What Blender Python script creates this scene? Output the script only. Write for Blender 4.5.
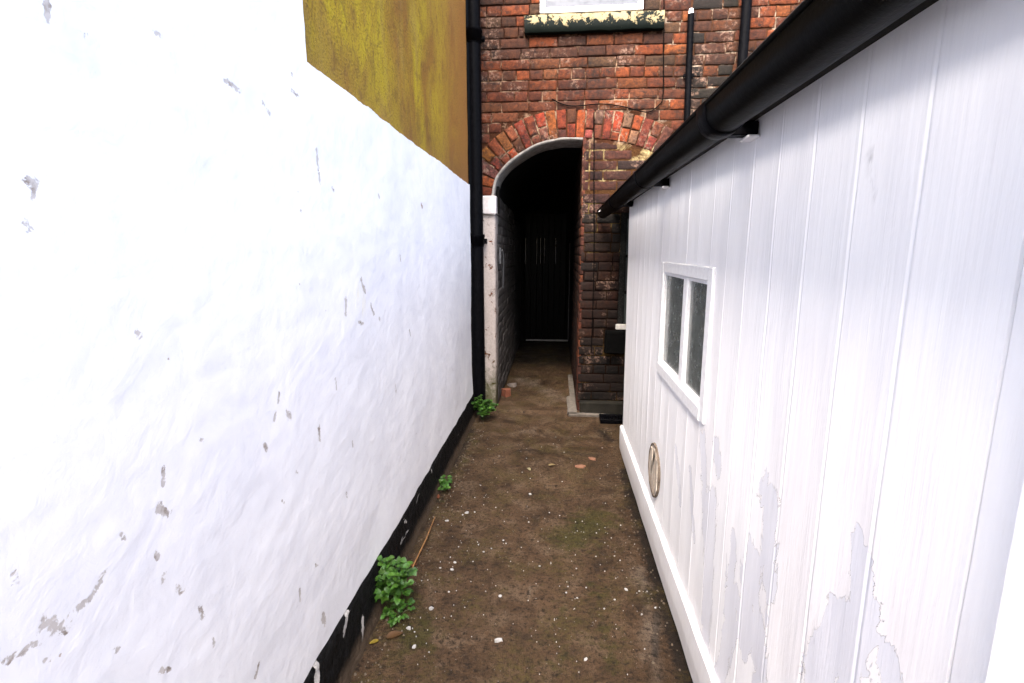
import bpy, math, random
import numpy as np
from mathutils import Vector, Matrix, noise

random.seed(7); rng = np.random.default_rng(7)
S = bpy.context.scene
for o in list(bpy.data.objects): bpy.data.objects.remove(o)
COL = S.collection
H = 1.4                                   # eye height above the ground

# ------------------------------------------------------------ camera
F = 512.0; CX, CY, VX, VY = 512.0, 341.5, 557.0, 250.0
Yc = np.array([VX-CX, CY-VY, -F]); Yc /= np.linalg.norm(Yc)
Zc = np.array([0, F, CY-VY]); Zc /= np.linalg.norm(Zc)
Xc = np.cross(Yc, Zc)
cam = bpy.data.cameras.new('camera'); camo = bpy.data.objects.new('camera', cam); COL.objects.link(camo)
R3 = Matrix([list(map(float, Xc)), list(map(float, Yc)), list(map(float, Zc))])
camo.matrix_world = Matrix.Translation((0, 0, H)) @ R3.to_4x4()
cam.lens = 18; cam.sensor_width = 36; cam.clip_start = 0.02; cam.clip_end = 500
S.camera = camo

# ------------------------------------------------------------ light
W = bpy.data.worlds.new('World'); S.world = W; W.use_nodes = True
wn = W.node_tree.nodes; wl = W.node_tree.links
sky = wn.new('ShaderNodeTexSky'); sky.sky_type = 'NISHITA'; sky.sun_disc = False
ELEV, AZ = 54, 198                         # sun high, behind the camera and over the shed
sky.sun_elevation = math.radians(ELEV); sky.sun_rotation = math.radians(AZ)
sky.air_density = 1.0; sky.dust_density = 5.0; sky.ozone_density = 0.35
wn['Background'].inputs[1].default_value = 0.15
wl.new(sky.outputs[0], wn['Background'].inputs[0])
sun = bpy.data.lights.new('sun', 'SUN'); sun.energy = 1.8; sun.angle = math.radians(50); sun.color = (1, .97, .93)
suno = bpy.data.objects.new('sun', sun); COL.objects.link(suno)
a, e = math.radians(AZ), math.radians(ELEV)
sd = Vector((math.sin(a)*math.cos(e), math.cos(a)*math.cos(e), math.sin(e)))
suno.rotation_euler = sd.to_track_quat('Z', 'Y').to_euler(); suno.location = (2, -4, 8)
S.view_settings.view_transform = 'Standard'; S.view_settings.look = 'None'
S.view_settings.exposure = 2.72; S.view_settings.gamma = 1
S.cycles.max_bounces = 8; S.cycles.diffuse_bounces = 5

# ------------------------------------------------------------ helpers
def ray(px, py):
    d = np.array([px-CX, CY-py, -F]); return np.array([d@Xc, d@Yc, d@Zc])
def onx(px, py, x): r = ray(px, py); return r*x/r[0]
def ony(px, py, y): r = ray(px, py); return r*y/r[1]
def onz(px, py, z=-H): r = ray(px, py); return r*z/r[2]
def nz(x, y, z=0.0, s=1.0): return noise.noise(Vector((x*s, y*s, z*s)))

def empty(name, loc, label, cat, group=None):
    o = bpy.data.objects.new(name, None); COL.objects.link(o); o.empty_display_size = .05
    o.location = (loc[0], loc[1], loc[2]+H); return tag(o, label, cat, group)
def tag(o, label=None, cat=None, group=None, kind=None):
    if label: o['label'] = label
    if cat: o['category'] = cat
    if group: o['group'] = group
    if kind: o['kind'] = kind
    return o
class MB:
    def __init__(s): s.v = []; s.f = []; s.m = []; s.sm = []; s.at = {}
    def add(s, vs, fs, mi=0, smooth=False):
        b = len(s.v); s.v += [tuple(map(float, p)) for p in vs]
        s.f += [tuple(b+i for i in f) for f in fs]; s.m += [mi]*len(fs); s.sm += [smooth]*len(fs); return b
    def attr(s, name, vals):                # pads to the present vertex count
        L = s.at.setdefault(name, []); L += [(0, 0, 0, 1)]*(len(s.v)-len(vals)-len(L)) + list(vals)
    def box(s, x0, x1, y0, y1, z0, z1, mi=0, bev=0.0, jit=0.0):
        c = [(x, y, z) for x in (x0, x1) for y in (y0, y1) for z in (z0, z1)]
        if not bev:
            s.add(c, [(0,1,3,2),(4,6,7,5),(0,4,5,1),(2,3,7,6),(0,2,6,4),(1,5,7,3)], mi); return
        import itertools
        cc = ((x0+x1)/2, (y0+y1)/2, (z0+z1)/2); vs = []; idx = {}
        for k, p in enumerate(c):
            sg = [1 if p[i] > cc[i] else -1 for i in range(3)]
            for ax in range(3):
                q = [p[i]-sg[i]*bev if i != ax else p[i] for i in range(3)]
                q = [q[i]+random.uniform(-jit, jit) for i in range(3)]
                idx[(k, ax)] = len(vs); vs.append(q)
        fs = []
        def K(i, j, k): return i*4+j*2+k
        for ax in range(3):
            o1, o2 = [i for i in range(3) if i != ax]
            for sgn in (0, 1):
                l = []
                for (u, w) in ((0,0),(1,0),(1,1),(0,1)):
                    t = [0,0,0]; t[ax] = sgn; t[o1] = u; t[o2] = w; l.append(idx[(K(*t), ax)])
                fs.append(tuple(l))
        for ax in range(3):
            o1, o2 = [i for i in range(3) if i != ax]
            for (u, w) in ((0,0),(1,0),(1,1),(0,1)):
                t0 = [0,0,0]; t0[o1] = u; t0[o2] = w; t1 = list(t0); t1[ax] = 1
                fs.append((idx[(K(*t0), o1)], idx[(K(*t1), o1)], idx[(K(*t1), o2)], idx[(K(*t0), o2)]))
        for k in range(8): fs.append((idx[(k,0)], idx[(k,1)], idx[(k,2)]))
        s.add(vs, fs, mi)
    def tube(s, pts, r, n=10, mi=0, cap=True, smooth=True):
        pts = [Vector(p) for p in pts]; rr = r if isinstance(r, (list, tuple)) else [r]*len(pts)
        vs = []; up = None
        for i, p in enumerate(pts):
            t = (pts[min(i+1, len(pts)-1)]-pts[max(i-1, 0)])
            if t.length < 1e-9: t = Vector((0, 0, 1))
            t.normalize()
            if up is None: up = t.orthogonal().normalized()
            up = (up - t*up.dot(t)).normalized(); w = t.cross(up)
            for k in range(n):
                q = 2*math.pi*k/n; vs.append(p+(up*math.cos(q)+w*math.sin(q))*rr[i])
        fs = [(i*n+k, i*n+(k+1) % n, (i+1)*n+(k+1) % n, (i+1)*n+k) for i in range(len(pts)-1) for k in range(n)]
        s.add(vs, fs, mi, smooth)
        if cap:
            m = len(pts)-1
            s.add([vs[k] for k in range(n)], [tuple(reversed(range(n)))], mi)
            s.add([vs[m*n+k] for k in range(n)], [tuple(range(n))], mi)
    def grid(s, P, mi=0, smooth=True, keep=None, flip=False):   # P: array [nu,nv,3]
        nu, nv = P.shape[:2]; fs = []
        for i in range(nu-1):
            for j in range(nv-1):
                if keep is not None and not keep[i, j]: continue
                q = (i*nv+j, (i+1)*nv+j, (i+1)*nv+j+1, i*nv+j+1)
                fs.append(q[::-1] if flip else q)
        return s.add(P.reshape(-1, 3), fs, mi, smooth)
    def build(s, name, mats, parent=None):
        loc = np.zeros(3); q_ = parent
        while q_: loc += np.array(q_.location); q_ = q_.parent
        me = bpy.data.meshes.new(name)
        V = np.array(s.v, dtype=float) + np.array([0, 0, H]) - loc
        me.from_pydata(V.tolist(), [], s.f)
        for m in (mats if isinstance(mats, (list, tuple)) else [mats]): me.materials.append(m)
        me.polygons.foreach_set('material_index', s.m); me.polygons.foreach_set('use_smooth', s.sm)
        for k, L in s.at.items():
            L = L + [(0, 0, 0, 1)]*(len(s.v)-len(L))
            A = me.attributes.new(k, 'FLOAT_COLOR', 'POINT'); A.data.foreach_set('color', np.array(L, dtype=float).ravel())
        me.update(); o = bpy.data.objects.new(name, me); COL.objects.link(o)
        if parent: o.parent = parent
        return o
def col4(L): return [(c[0], c[1], c[2], 1) for c in L]

# ------------------------------------------------------------ material kit
class NT:
    def __init__(s, name, rough=.7):
        s.mat = bpy.data.materials.new(name); s.mat.use_nodes = True; s.t = s.mat.node_tree
        s.b = s.t.nodes['Principled BSDF']; s.b.inputs['Roughness'].default_value = rough
        s.co = s.t.nodes.new('ShaderNodeTexCoord').outputs['Object']; s.cols = {}
    def n(s, ty, **kw):
        x = s.t.nodes.new('ShaderNode'+ty)
        for k, v in kw.items(): setattr(x, k, v)
        return x
    def L(s, a, b):
        if isinstance(a, (int, float)): b.default_value = a
        elif isinstance(a, tuple): b.default_value = (*a, 1) if len(a) == 3 else a
        else: s.t.links.new(a, b)
    def noise(s, sc, det=3, rough=.5, stretch=None, dist=0):
        co = s.co
        if stretch:
            m = s.n('Mapping'); m.inputs['Scale'].default_value = stretch; s.L(co, m.inputs[0]); co = m.outputs[0]
        x = s.n('TexNoise'); x.inputs['Scale'].default_value = sc; x.inputs['Detail'].default_value = det
        x.inputs['Roughness'].default_value = rough; x.inputs['Distortion'].default_value = dist
        s.L(co, x.inputs['Vector']); return x.outputs['Fac']
    def vor(s, sc, feature='F1', stretch=None, rnd=1):
        co = s.co
        if stretch:
            m = s.n('Mapping'); m.inputs['Scale'].default_value = stretch; s.L(co, m.inputs[0]); co = m.outputs[0]
        x = s.n('TexVoronoi', feature=feature); x.inputs['Scale'].default_value = sc; x.inputs['Randomness'].default_value = rnd
        s.L(co, x.inputs['Vector']); return x.outputs['Distance']
    def ramp(s, a, lo, hi, c0=0., c1=1.):
        x = s.n('MapRange', clamp=True); s.L(a, x.inputs[0]); x.inputs[1].default_value = lo; x.inputs[2].default_value = hi
        x.inputs[3].default_value = c0; x.inputs[4].default_value = c1; return x.outputs[0]
    def math(s, op, a, b=0.):
        x = s.n('Math', operation=op); s.L(a, x.inputs[0]); s.L(b, x.inputs[1]); return x.outputs[0]
    def mix(s, f, a, b, mode='MIX'):
        x = s.n('Mix', data_type='RGBA', blend_type=mode); s.L(f, x.inputs[0]); s.L(a, x.inputs[6]); s.L(b, x.inputs[7]); return x.outputs[2]
    def attr(s, name, out='Color'):
        return s.n('Attribute', attribute_name=name).outputs[out]
    def xyz(s):
        x = s.n('SeparateXYZ'); s.L(s.co, x.inputs[0]); return x.outputs
    def bump(s, h, d=.01, st=1., prev=None):
        x = s.n('Bump'); x.inputs['Strength'].default_value = st; x.inputs['Distance'].default_value = d; s.L(h, x.inputs['Height'])
        if prev: s.L(prev, x.inputs['Normal'])
        return x.outputs[0]
    def out(s, c, rough=None, nrm=None, metal=0., spec=None):
        s.L(c, s.b.inputs['Base Color'])
        if rough is not None: s.L(rough, s.b.inputs['Roughness'])
        if nrm is not None: s.L(nrm, s.b.inputs['Normal'])
        s.b.inputs['Metallic'].default_value = metal
        if spec is not None: s.b.inputs['Specular IOR Level'].default_value = spec
        return s.mat

def m_white_render():
    m = NT('white_masonry_paint', .75)
    at = m.attr('chip'); sp = m.n('SeparateColor'); m.L(at, sp.inputs[0])
    n1 = m.noise(90, 4, .7, dist=.4); n2 = m.noise(6, 4, .6); n3 = m.noise(30, 5, .65)
    base = m.mix(m.ramp(n2, .35, .7), (.74, .733, .755), (.82, .812, .82))
    base = m.mix(m.ramp(m.noise(2.2, 5, .6), .56, .75, 0, .35), base, (.66, .665, .71))
    # small scattered pits everywhere
    pit = m.ramp(m.math('ADD', m.vor(13), m.math('MULTIPLY', n1, .08)), .075, .07)
    gate = m.ramp(m.noise(1.7, 3), .52, .56)
    pit = m.math('MULTIPLY', pit, gate)
    nn = m.math('ADD', m.math('MULTIPLY', n1, .9), m.math('MULTIPLY', m.noise(38, 5, .7, dist=1.2), 1.4))
    gate = m.ramp(sp.outputs[0], .02, .2)
    f = m.math('MULTIPLY', gate, m.math('ADD', sp.outputs[0], m.math('SUBTRACT', nn, 1.15)))
    mask = m.math('MULTIPLY', m.ramp(f, .62, .74), .9)
    chipc = m.mix(m.ramp(n3, .33, .50), (.15, .10, .06), (.47, .43, .40))
    chipc = m.mix(m.ramp(m.math('ADD', m.xyz()[1], m.noise(9, 2)), 1.35, 1.6, 0, .8), chipc, (.30, .17, .10))
    c = m.mix(mask, base, chipc)
    c = m.mix(m.math('MULTIPLY', pit, .8), c, (.36, .28, .22))
    # yellow algae run-off
    c = m.mix(m.math('MULTIPLY', sp.outputs[1], m.ramp(m.noise(25, 3, .6, (1, 1, .25)), .5, .7, 0, .55)), c, (.75, .70, .42))
    h = m.math('ADD', m.math('MULTIPLY', n3, .5), m.math('MULTIPLY', m.noise(14, 4, .55, dist=.8), 1.0))
    h = m.math('SUBTRACT', h, m.math('MULTIPLY', mask, .6))
    h2 = m.math('SUBTRACT', h, m.math('MULTIPLY', pit, .4))
    return m.out(c, .72, m.bump(h2, .005, .30), spec=.2)
def m_ochre():
    m = NT('ochre_stained_render', .85)
    st = (1, 1, .55)
    n1 = m.noise(2.6, 5, .62, st, .5); n2 = m.noise(9, 5, .7, st, .6); n3 = m.noise(120, 3, .6)
    c = m.mix(m.ramp(n1, .37, .60), (.24, .115, .018), (.39, .28, .012))
    c = m.mix(m.ramp(m.noise(20, 5, .75, (1, 1, .7), .8), .50, .62, 0, .55), c, (.13, .065, .016))
    c = m.mix(m.ramp(m.noise(7, 5, .7, (1, 1, .25)), .52, .66, 0, .35), c, (.30, .19, .06))
    y = m.xyz()[1]                          # strip next to the corner stays orange-brown
    c = m.mix(m.ramp(m.math('ADD', y, m.math('MULTIPLY', n1, .8)), 1.75, 2.85, 0, .9), c, (.29, .125, .032))
    c = m.mix(m.ramp(n3, .54, .64, 0, .55), c, (.04, .025, .012))
    edge = m.math('ADD', m.xyz()[2], m.math('MULTIPLY', n2, -.25))
    c = m.mix(m.ramp(edge, 2.05, 1.70, 0, .5), c, (.13, .06, .03))
    return m.out(c, .85, m.bump(m.math('ADD', n3, m.math('MULTIPLY', m.noise(30, 4), .8)), .004, .8), spec=.2)
def m_plinth():
    m = NT('black_bitumen_paint', .4)
    n1 = m.noise(60, 5, .7, dist=.5); n2 = m.noise(14, 4, .6, (1, .35, 1), 1.)
    at = m.attr('chip'); sp = m.n('SeparateColor'); m.L(at, sp.inputs[0])
    c = m.mix(m.ramp(n1, .4, .7), (.002, .002, .002), (.007, .0065, .007))
    f = m.math('ADD', sp.outputs[0], m.math('MULTIPLY', m.math('SUBTRACT', n1, .5), 1.2))
    c = m.mix(m.ramp(f, .45, .52), c, (.42, .40, .38))
    c = m.mix(m.ramp(n2, .69, .72), c, (.25, .24, .23))
    z = m.math('ADD', m.xyz()[2], m.math('MULTIPLY', n1, -.05))
    c = m.mix(m.ramp(z, .045, .0), c, (.06, .042, .028))
    return m.out(c, m.ramp(n1, .3, .7, .5, .8), m.bump(m.math('ADD', n1, n2), .010, 1.), spec=.12)
def m_ground():
    m = NT('damp_mossy_concrete', .8)
    n1 = m.noise(1.6, 5, .6, dist=.3); n2 = m.noise(7, 6, .7, dist=.4); n3 = m.noise(45, 5, .75); n4 = m.noise(170, 3, .7)
    c = m.mix(m.ramp(n1, .35, .65), (.040, .0220, .0105), (.076, .0440, .0230))
    c = m.mix(m.ramp(n2, .50, .62, 0, .65), c, (.105, .070, .043))
    c = m.mix(m.ramp(n2, .47, .36, 0, .6), c, (.012, .0075, .005))
    at = m.attr('zone'); sp = m.n('SeparateColor'); m.L(at, sp.inputs[0])
    moss = m.math('ADD', sp.outputs[0], m.math('MULTIPLY', m.math('SUBTRACT', m.noise(16, 5, .75), .5), 1.6))
    c = m.mix(m.ramp(moss, .45, .75, 0, .7), c, (.030, .031, .004))
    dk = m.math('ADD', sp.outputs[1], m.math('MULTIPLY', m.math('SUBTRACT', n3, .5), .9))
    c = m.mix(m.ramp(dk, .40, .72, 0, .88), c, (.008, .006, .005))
    lt = m.math('ADD', sp.outputs[2], m.math('MULTIPLY', m.math('SUBTRACT', n2, .5), 1.2))
    c = m.mix(m.ramp(lt, .35, .8, 0, .75), c, (.13, .102, .078))
    c = m.mix(m.ramp(n3, .51, .62, 0, .85), c, (.009, .006, .004))
    c = m.mix(m.ramp(n4, .57, .66, 0, .45), c, (.085, .064, .044))
    c = m.mix(m.math('MULTIPLY', m.ramp(m.noise(4.5, 5, .7), .48, .62), m.ramp(m.noise(55, 4, .8), .42, .6)), c, (.056, .040, .013))
    c = m.mix(m.ramp(m.noise(85, 4, .8), .52, .64, 0, .75), c, (.009, .006, .004))
    v = m.vor(60); fl = m.math('MULTIPLY', m.ramp(v, .11, .08), m.ramp(m.noise(9, 3), .53, .60))
    c = m.mix(fl, c, (.20, .18, .16))
    v2 = m.vor(95); fl2 = m.math('MULTIPLY', m.ramp(v2, .16, .10), m.ramp(m.noise(11, 3, dist=1), .55, .60))
    c = m.mix(m.math('MULTIPLY', fl2, .8), c, (.012, .010, .008))
    h = m.math('ADD', m.math('MULTIPLY', n3, 1.), m.math('MULTIPLY', n4, .75))
    h = m.math('ADD', h, m.math('MULTIPLY', n2, .35))
    return m.out(c, m.ramp(n2, .3, .7, .55, .9), m.bump(h, .010, 1.), spec=.15)
def m_brick():
    m = NT('old_red_brick', .85)
    at = m.attr('tint')
    n1 = m.noise(28, 5, .7, dist=.4); n2 = m.noise(7, 4, .6); n3 = m.noise(110, 4, .7)
    c = m.mix(m.ramp(n1, .3, .75, .55, 1.35), (0, 0, 0), at, 'MIX')
    c = m.mix(1., at, m.mix(m.ramp(n1, .35, .68), (.30, .26, .26), (1.1, 1.05, 1.0)), 'MULTIPLY')
    c = m.mix(m.ramp(n3, .58, .70, 0, .6), c, (.02, .012, .009))
    c = m.mix(m.math('MULTIPLY', m.ramp(m.noise(3.2, 5, .7, dist=.6), .46, .60, 0, .9), m.ramp(m.noise(30, 5, .8), .38, .56)), c, (.010, .006, .0045))
    c = m.mix(m.ramp(m.noise(17, 5, .8, (1, 1, 2)), .56, .64, 0, .75), c, (.012, .007, .005))
    c = m.mix(m.math('MULTIPLY', m.ramp(m.noise(5, 3), .54, .64), m.ramp(m.noise(40, 5, .8), .50, .60)), c, (.15, .09, .065))
    return m.out(c, .85, m.bump(m.math('ADD', n1, m.math('MULTIPLY', n3, .6)), .006, 1.), spec=.2)
def m_mortar():
    m = NT('lime_mortar', .95)
    at = m.attr('tint'); n1 = m.noise(60, 4, .7); n2 = m.noise(5, 5, .7, dist=.5)
    c = m.mix(m.ramp(n2, .50, .62, 0, .85), m.mix(1., at, (.14, .075, .05), 'MULTIPLY'), at)
    c = m.mix(1., c, m.mix(m.ramp(n1, .3, .7), (.55, .52, .48), (1.25, 1.25, 1.25)), 'MULTIPLY')
    return m.out(c, .95, m.bump(n1, .008, 1.), spec=.1)
def m_shed():
    m = NT('white_gloss_boards', .45)
    at = m.attr('chip'); sp = m.n('SeparateColor'); m.L(at, sp.inputs[0])
    n1 = m.noise(36, 4, .6, (1, 1, .35), .4); n2 = m.noise(3, 4, .6, (1, 1, .5)); ns = m.noise(70, 4, .6, (1, 1, .04)); nf = m.noise(150, 3, .6)
    base = m.mix(m.ramp(n2, .35, .65), (.84, .83, .84), (.88, .875, .875))
    base = m.mix(m.ramp(ns, .52, .7, 0, .15), base, (.68, .66, .69))
    base = m.mix(m.math('MULTIPLY', sp.outputs[1], .25), base, (.68, .61, .60))
    f = m.math('ADD', sp.outputs[0], m.math('MULTIPLY', m.math('SUBTRACT', m.noise(22, 5, .65, (1, 1, .45), 1.), .5), 1.7))
    mask = m.ramp(f, .465, .485)
    rim = m.math('MULTIPLY', m.ramp(f, .44, .468), m.ramp(f, .495, .475))
    c = m.mix(mask, base, m.mix(m.ramp(n2, .4, .6), (.69, .69, .735), (.75, .75, .785)))
    c = m.mix(m.math('MULTIPLY', rim, .45), c, (.50, .46, .43))
    gr = m.math('MULTIPLY', sp.outputs[2], m.ramp(m.noise(25, 4, .7, (1, 1, .3)), .50, .62))
    c = m.mix(m.math('MULTIPLY', gr, .7), c, (.25, .24, .25))
    z = m.math('ADD', m.xyz()[2], m.math('MULTIPLY', n1, -.12))
    c = m.mix(m.ramp(z, .16, .0, 0, .35), c, (.33, .28, .24))
    h = m.math('SUBTRACT', m.math('MULTIPLY', ns, .35), m.math('MULTIPLY', mask, .55))
    h = m.math('ADD', h, m.math('MULTIPLY', n1, .25))
    return m.out(c, m.ramp(n2, .3, .7, .42, .6), m.bump(h, .0035, .8), spec=.3)
def m_simple(name, c0, c1, rough=.6, sc=30, bd=.002, metal=0., stretch=None, dirt=None, spec=.4, bs=.6):
    m = NT(name, rough); n1 = m.noise(sc, 5, .65, stretch, .3); n2 = m.noise(sc*3.3, 4, .7)
    c = m.mix(m.ramp(n1, .35, .65), c0, c1)
    if dirt: c = m.mix(m.ramp(n2, .56, .68, 0, .8), c, dirt)
    return m.out(c, m.ramp(n1, .3, .7, rough*.85, min(1, rough*1.15)), m.bump(m.math('ADD', n1, m.math('MULTIPLY', n2, .4)), bd, bs), metal=metal, spec=spec)
def m_flaky(name, paint, under, lo, hi, zl=None, sc=26):
    m = NT(name, .7); n1 = m.noise(sc, 6, .75, dist=.5); n2 = m.noise(sc*4, 4, .6)
    f = n1
    if zl: f = m.math('ADD', n1, m.ramp(m.xyz()[2], zl[0], zl[1], zl[2], 0))
    mask = m.ramp(f, lo, hi)
    c = m.mix(mask, m.mix(m.ramp(n2, .4, .7), paint, tuple(x*.8 for x in paint)), under)
    if not zl:                              # algae at the foot of the jamb
        c = m.mix(m.ramp(m.math('ADD', m.xyz()[2], m.math('MULTIPLY', n1, -.9)), .0, -.28, 0, .85), c, (.045, .045, .012))
    return m.out(c, .7, m.bump(m.math('SUBTRACT', m.math('MULTIPLY', n2, .3), mask), .004, .8), spec=.08)
def m_glass(name, c, rough=.08):
    m = NT(name, rough); n = m.noise(8, 3)
    cc = m.mix(m.ramp(n, .3, .7), c, tuple(x*1.25 for x in c))
    return m.out(cc, m.ramp(m.noise(30, 4), .3, .7, rough, rough*2.5), m.bump(m.noise(2.5, 2), .004, .4), spec=.6)

MWR = m_white_render(); MOC = m_ochre(); MPL = m_plinth(); MGR = m_ground(); MBR = m_brick(); MMO = m_mortar(); MSH = m_shed()
MBLK = m_simple('black_painted_iron', (.001, .001, .0014), (.003, .003, .004), .42, 40, .003, dirt=(.005, .0045, .004), spec=.03)
MGUT = m_simple('black_gutter_plastic', (.0008, .0008, .0008), (.002, .0018, .0016), .45, 25, .002, dirt=(.004, .0035, .0025), spec=.03, stretch=(1, .15, 1))
MWP = m_simple('white_window_paint', (.80, .80, .80), (.72, .71, .72), .45, 30, .0015, dirt=(.62, .60, .60))
MCON = m_simple('weathered_concrete', (.085, .072, .06), (.15, .13, .11), .9, 18, .006, dirt=(.06, .05, .035), spec=.2)
MPLAS = m_simple('grey_lime_plaster', (.14, .125, .11), (.26, .24, .22), .9, 22, .006, dirt=(.24, .21, .18), spec=.2)
MJAMB = m_flaky('flaking_white_jamb_paint', (.32, .275, .25), (.10, .035, .016), .585, .60, None, 14)
MPASS = m_simple('grimy_whitewashed_brick', (.022, .02, .018), (.085, .075, .07), .8, 9, .006, dirt=(.05, .04, .035), spec=.2)  # grimy whitewash, darkened further: the passage's shade is in its colour
MDARK = m_simple('darkened_passage_plaster', (.0015, .0015, .0015), (.004, .0035, .003), .9, 9, .006, spec=.1)  # near-black colour stands in for the unlit passage interior
MSILL = m_flaky('flaking_cream_sill_paint', (.21, .170, .095), (.002, .004, .003), .53, .55, (3.035, 3.13, .28), 18)
MDOOR = m_simple('black_gloss_door', (.0008, .0008, .0008), (.002, .002, .002), .4, 8, .004, stretch=(3, 1, .3), spec=.04)
MGRY = m_glass('grey_window_glass', (.05, .055, .07), .3)
MGD = m_glass('dark_shed_glass', (.085, .095, .09), .12)
MCABLE = m_simple('black_cable', (.001, .001, .001), (.004, .0035, .003), .8, 40, .001, spec=.03)
MWOOD = m_simple('bare_weathered_wood', (.36, .29, .22), (.56, .50, .43), .85, 30, .004, stretch=(1, 1, .25), dirt=(.16, .11, .08), spec=.2)
MROT = m_simple('rotten_brown_wood', (.05, .035, .025), (.24, .19, .15), .9, 22, .005, dirt=(.02, .015, .012), spec=.1)
MROOF = m_simple('dark_roofing_felt', (.015, .015, .015), (.03, .028, .026), .9, 30, .004, spec=.2)
def m_leaf(name, a, b):
    m = NT(name, .5); n = m.noise(30, 3); at = m.attr('tint')
    c = m.mix(m.ramp(n, .3, .7), a, b); c = m.mix(1., c, at, 'MULTIPLY')
    m.b.inputs['Subsurface Weight'].default_value = 0.
    return m.out(c, .5, m.bump(m.noise(160, 3), .002, .5), spec=.35)
MLEAF = m_leaf('green_leaf', (.015, .050, .004), (.036, .095, .008))
MSTEM = m_simple('green_stem', (.03, .045, .01), (.05, .06, .015), .6, 60, .001)

# ------------------------------------------------------------ ground
def axis(segs):
    out = []
    for (a0, b0, n) in segs: out += list(np.linspace(a0, b0, n, endpoint=False))
    out.append(segs[-1][1]); return np.array(out)
def cap_d(p, q, Y, Z):                      # distance of grid points to a segment (2d)
    d = np.array(q)-np.array(p); L = max(d@d, 1e-12)
    t = np.clip(((Y-p[0])*d[0]+(Z-p[1])*d[1])/L, 0, 1)
    return np.hypot(Y-p[0]-t*d[0], Z-p[1]-t*d[1])
gx = axis([(-60, -2, 12), (-2, -.72, 10), (-.72, .62, 96), (.62, 2, 20), (2, 60, 12)])
gy = axis([(-60, -2, 12), (-2, .9, 40), (.9, 4.5, 260), (4.5, 8.2, 100), (8.2, 60, 10)])
GX, GY = np.meshgrid(gx, gy, indexing='ij')
def ground_z(x, y):
    z = .006*nz(x, y, 3, 1.8)+.002*nz(x, y, 9, 7)+.0022*nz(x, y, 1, 24)
    if y > 4.29: z += .022                    # passage floor a touch higher
    k = max(0, 1-abs(y-(4.28+.02*nz(x, 0, 0, 8)))/.012); z -= .010*k          # joint along the house
    xs = .33+.03*nz(0, y, 2, 2)              # old joint of the strip beside the shed
    if y < 3.3: z -= .004*max(0, 1-abs(x-xs)/.014)
    return z if abs(x) < 3 and -3 < y < 9 else 0
GZ = np.array([[ground_z(x, y) for y in gy] for x in gx])-H
gm = MB(); gm.grid(np.stack([GX, GY, GZ], -1))
moss = np.zeros_like(GX); dk = np.zeros_like(GX); lt = np.zeros_like(GX)
def blob(A, px, py, r, s=1., e=None):
    p = onz(px, py)[:2]; q = onz(*e)[:2] if e else p
    np.maximum(A, s*np.clip(1-cap_d(p, q, GX, GY)/r, 0, 1), out=A)
blob(moss, 595, 520, .28, .9, (570, 540)); blob(moss, 415, 640, .22, .8, (400, 600)); blob(moss, 560, 600, .25, .55, (560, 660)); blob(moss, 440, 500, .14, .6, (475, 440)); blob(moss, 600, 590, .2, .6, (610, 660))
blob(dk, 648, 592, .05, 1., (652, 600)); blob(dk, 657, 612, .03, .9, (655, 655)); blob(dk, 645, 580, .035, .9)
blob(dk, 625, 470, .09, 1.0, (690, 683)); blob(dk, 610, 440, .13, .75, (600, 430)); blob(dk, 470, 430, .12, .85, (345, 660)); blob(dk, 646, 560, .02, .8)
blob(lt, 520, 430, .25, .40, (590, 440)); blob(lt, 640, 570, .09, .62, (658, 683)); blob(lt, 528, 545, .012, .6, (530, 600)); blob(lt, 520, 380, .30, .62, (560, 400)); blob(lt, 545, 365, .3, .5); blob(lt, 440, 480, .08, .45, (400, 560))
blob(dk, 548, 508, .09, .5); blob(dk, 520, 450, .12, .6, (600, 455)); blob(dk, 470, 600, .08, .65)
dk = np.maximum(dk, np.where((GY > 5.2), np.clip((GY-5.2)/1.5, 0, 1), 0))  # passage floor darkens with depth, the loss of light painted in
gm.attr('zone', [(a_, b_, c_, 1) for a_, b_, c_ in zip(moss.ravel(), dk.ravel(), lt.ravel())])
tag(gm.build('ground', MGR), kind='structure')

# ------------------------------------------------------------ left wall
XL = -.69
lw = empty('rendered_wall', (XL, 1.5, -H), 'thick lumpy wall on the left, white paint below stained ochre render, black tarred foot', 'wall')
chips = [  # px1,py1,px2,py2,radius px
 (48,2,50,20,3.5),(154,29,162,37,2.2),(225,80,241,92,2),(263,103,270,115,2.4),(290,72,292,76,1.6),(290,90,298,96,1.8),(26,180,37,182,2),(34,184,35,198,2.4),(27,222,30,231,3),
 (315,149,319,183,1.5),(301,211,303,216,2),(331,188,333,190,1.5),(377,195,378,198,1.5),(422,205,423,207,2),(280,391,279,402,2.0),(276,414,275,421,2.4),(288,413,290,416,4.5),(319,427,320,440,2.4),(265,446,267,449,3.2),
 (163,469,163,484,1.6),(159,508,166,514,6),(104,573,91,597,3.2),(45,622,66,628,8),(88,600,72,612,1.8),(115,651,119,649,2.8),(44,662,48,660,4.5),(156,553,157,558,2),(164,575,162,582,2.8),(177,587,181,591,5),
 (200,608,204,617,2.4),(213,640,214,645,3),(160,671,170,670,3.4),(324,616,326,622,4),(260,664,257,677,2.4),(346,493,347,497,1.8),(335,378,336,388,1.8),(139,333,143,337,3.6),(360,280,364,292,2.6),(370,305,373,314,2.2),(345,300,345,314,3),(378,318,379,320,2),(5,662,12,658,2.2),(22,653,28,650,1.6),(34,644,38,640,2.2),(358,322,362,324,2),
 (400,255,401,262,1.3),(316,565,318,566,1.6),(282,500,284,503,1.5),(120,535,123,539,1.8),(296,470,297,473,1.3),(14,575,16,580,3),(395,385,396,392,1.3),(410,330,411,336,1.3),(352,440,353,446,1.5),(300,590,301,600,1.6),(86,35,89,38,1.5),(200,440,202,441,1.3)]
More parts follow.
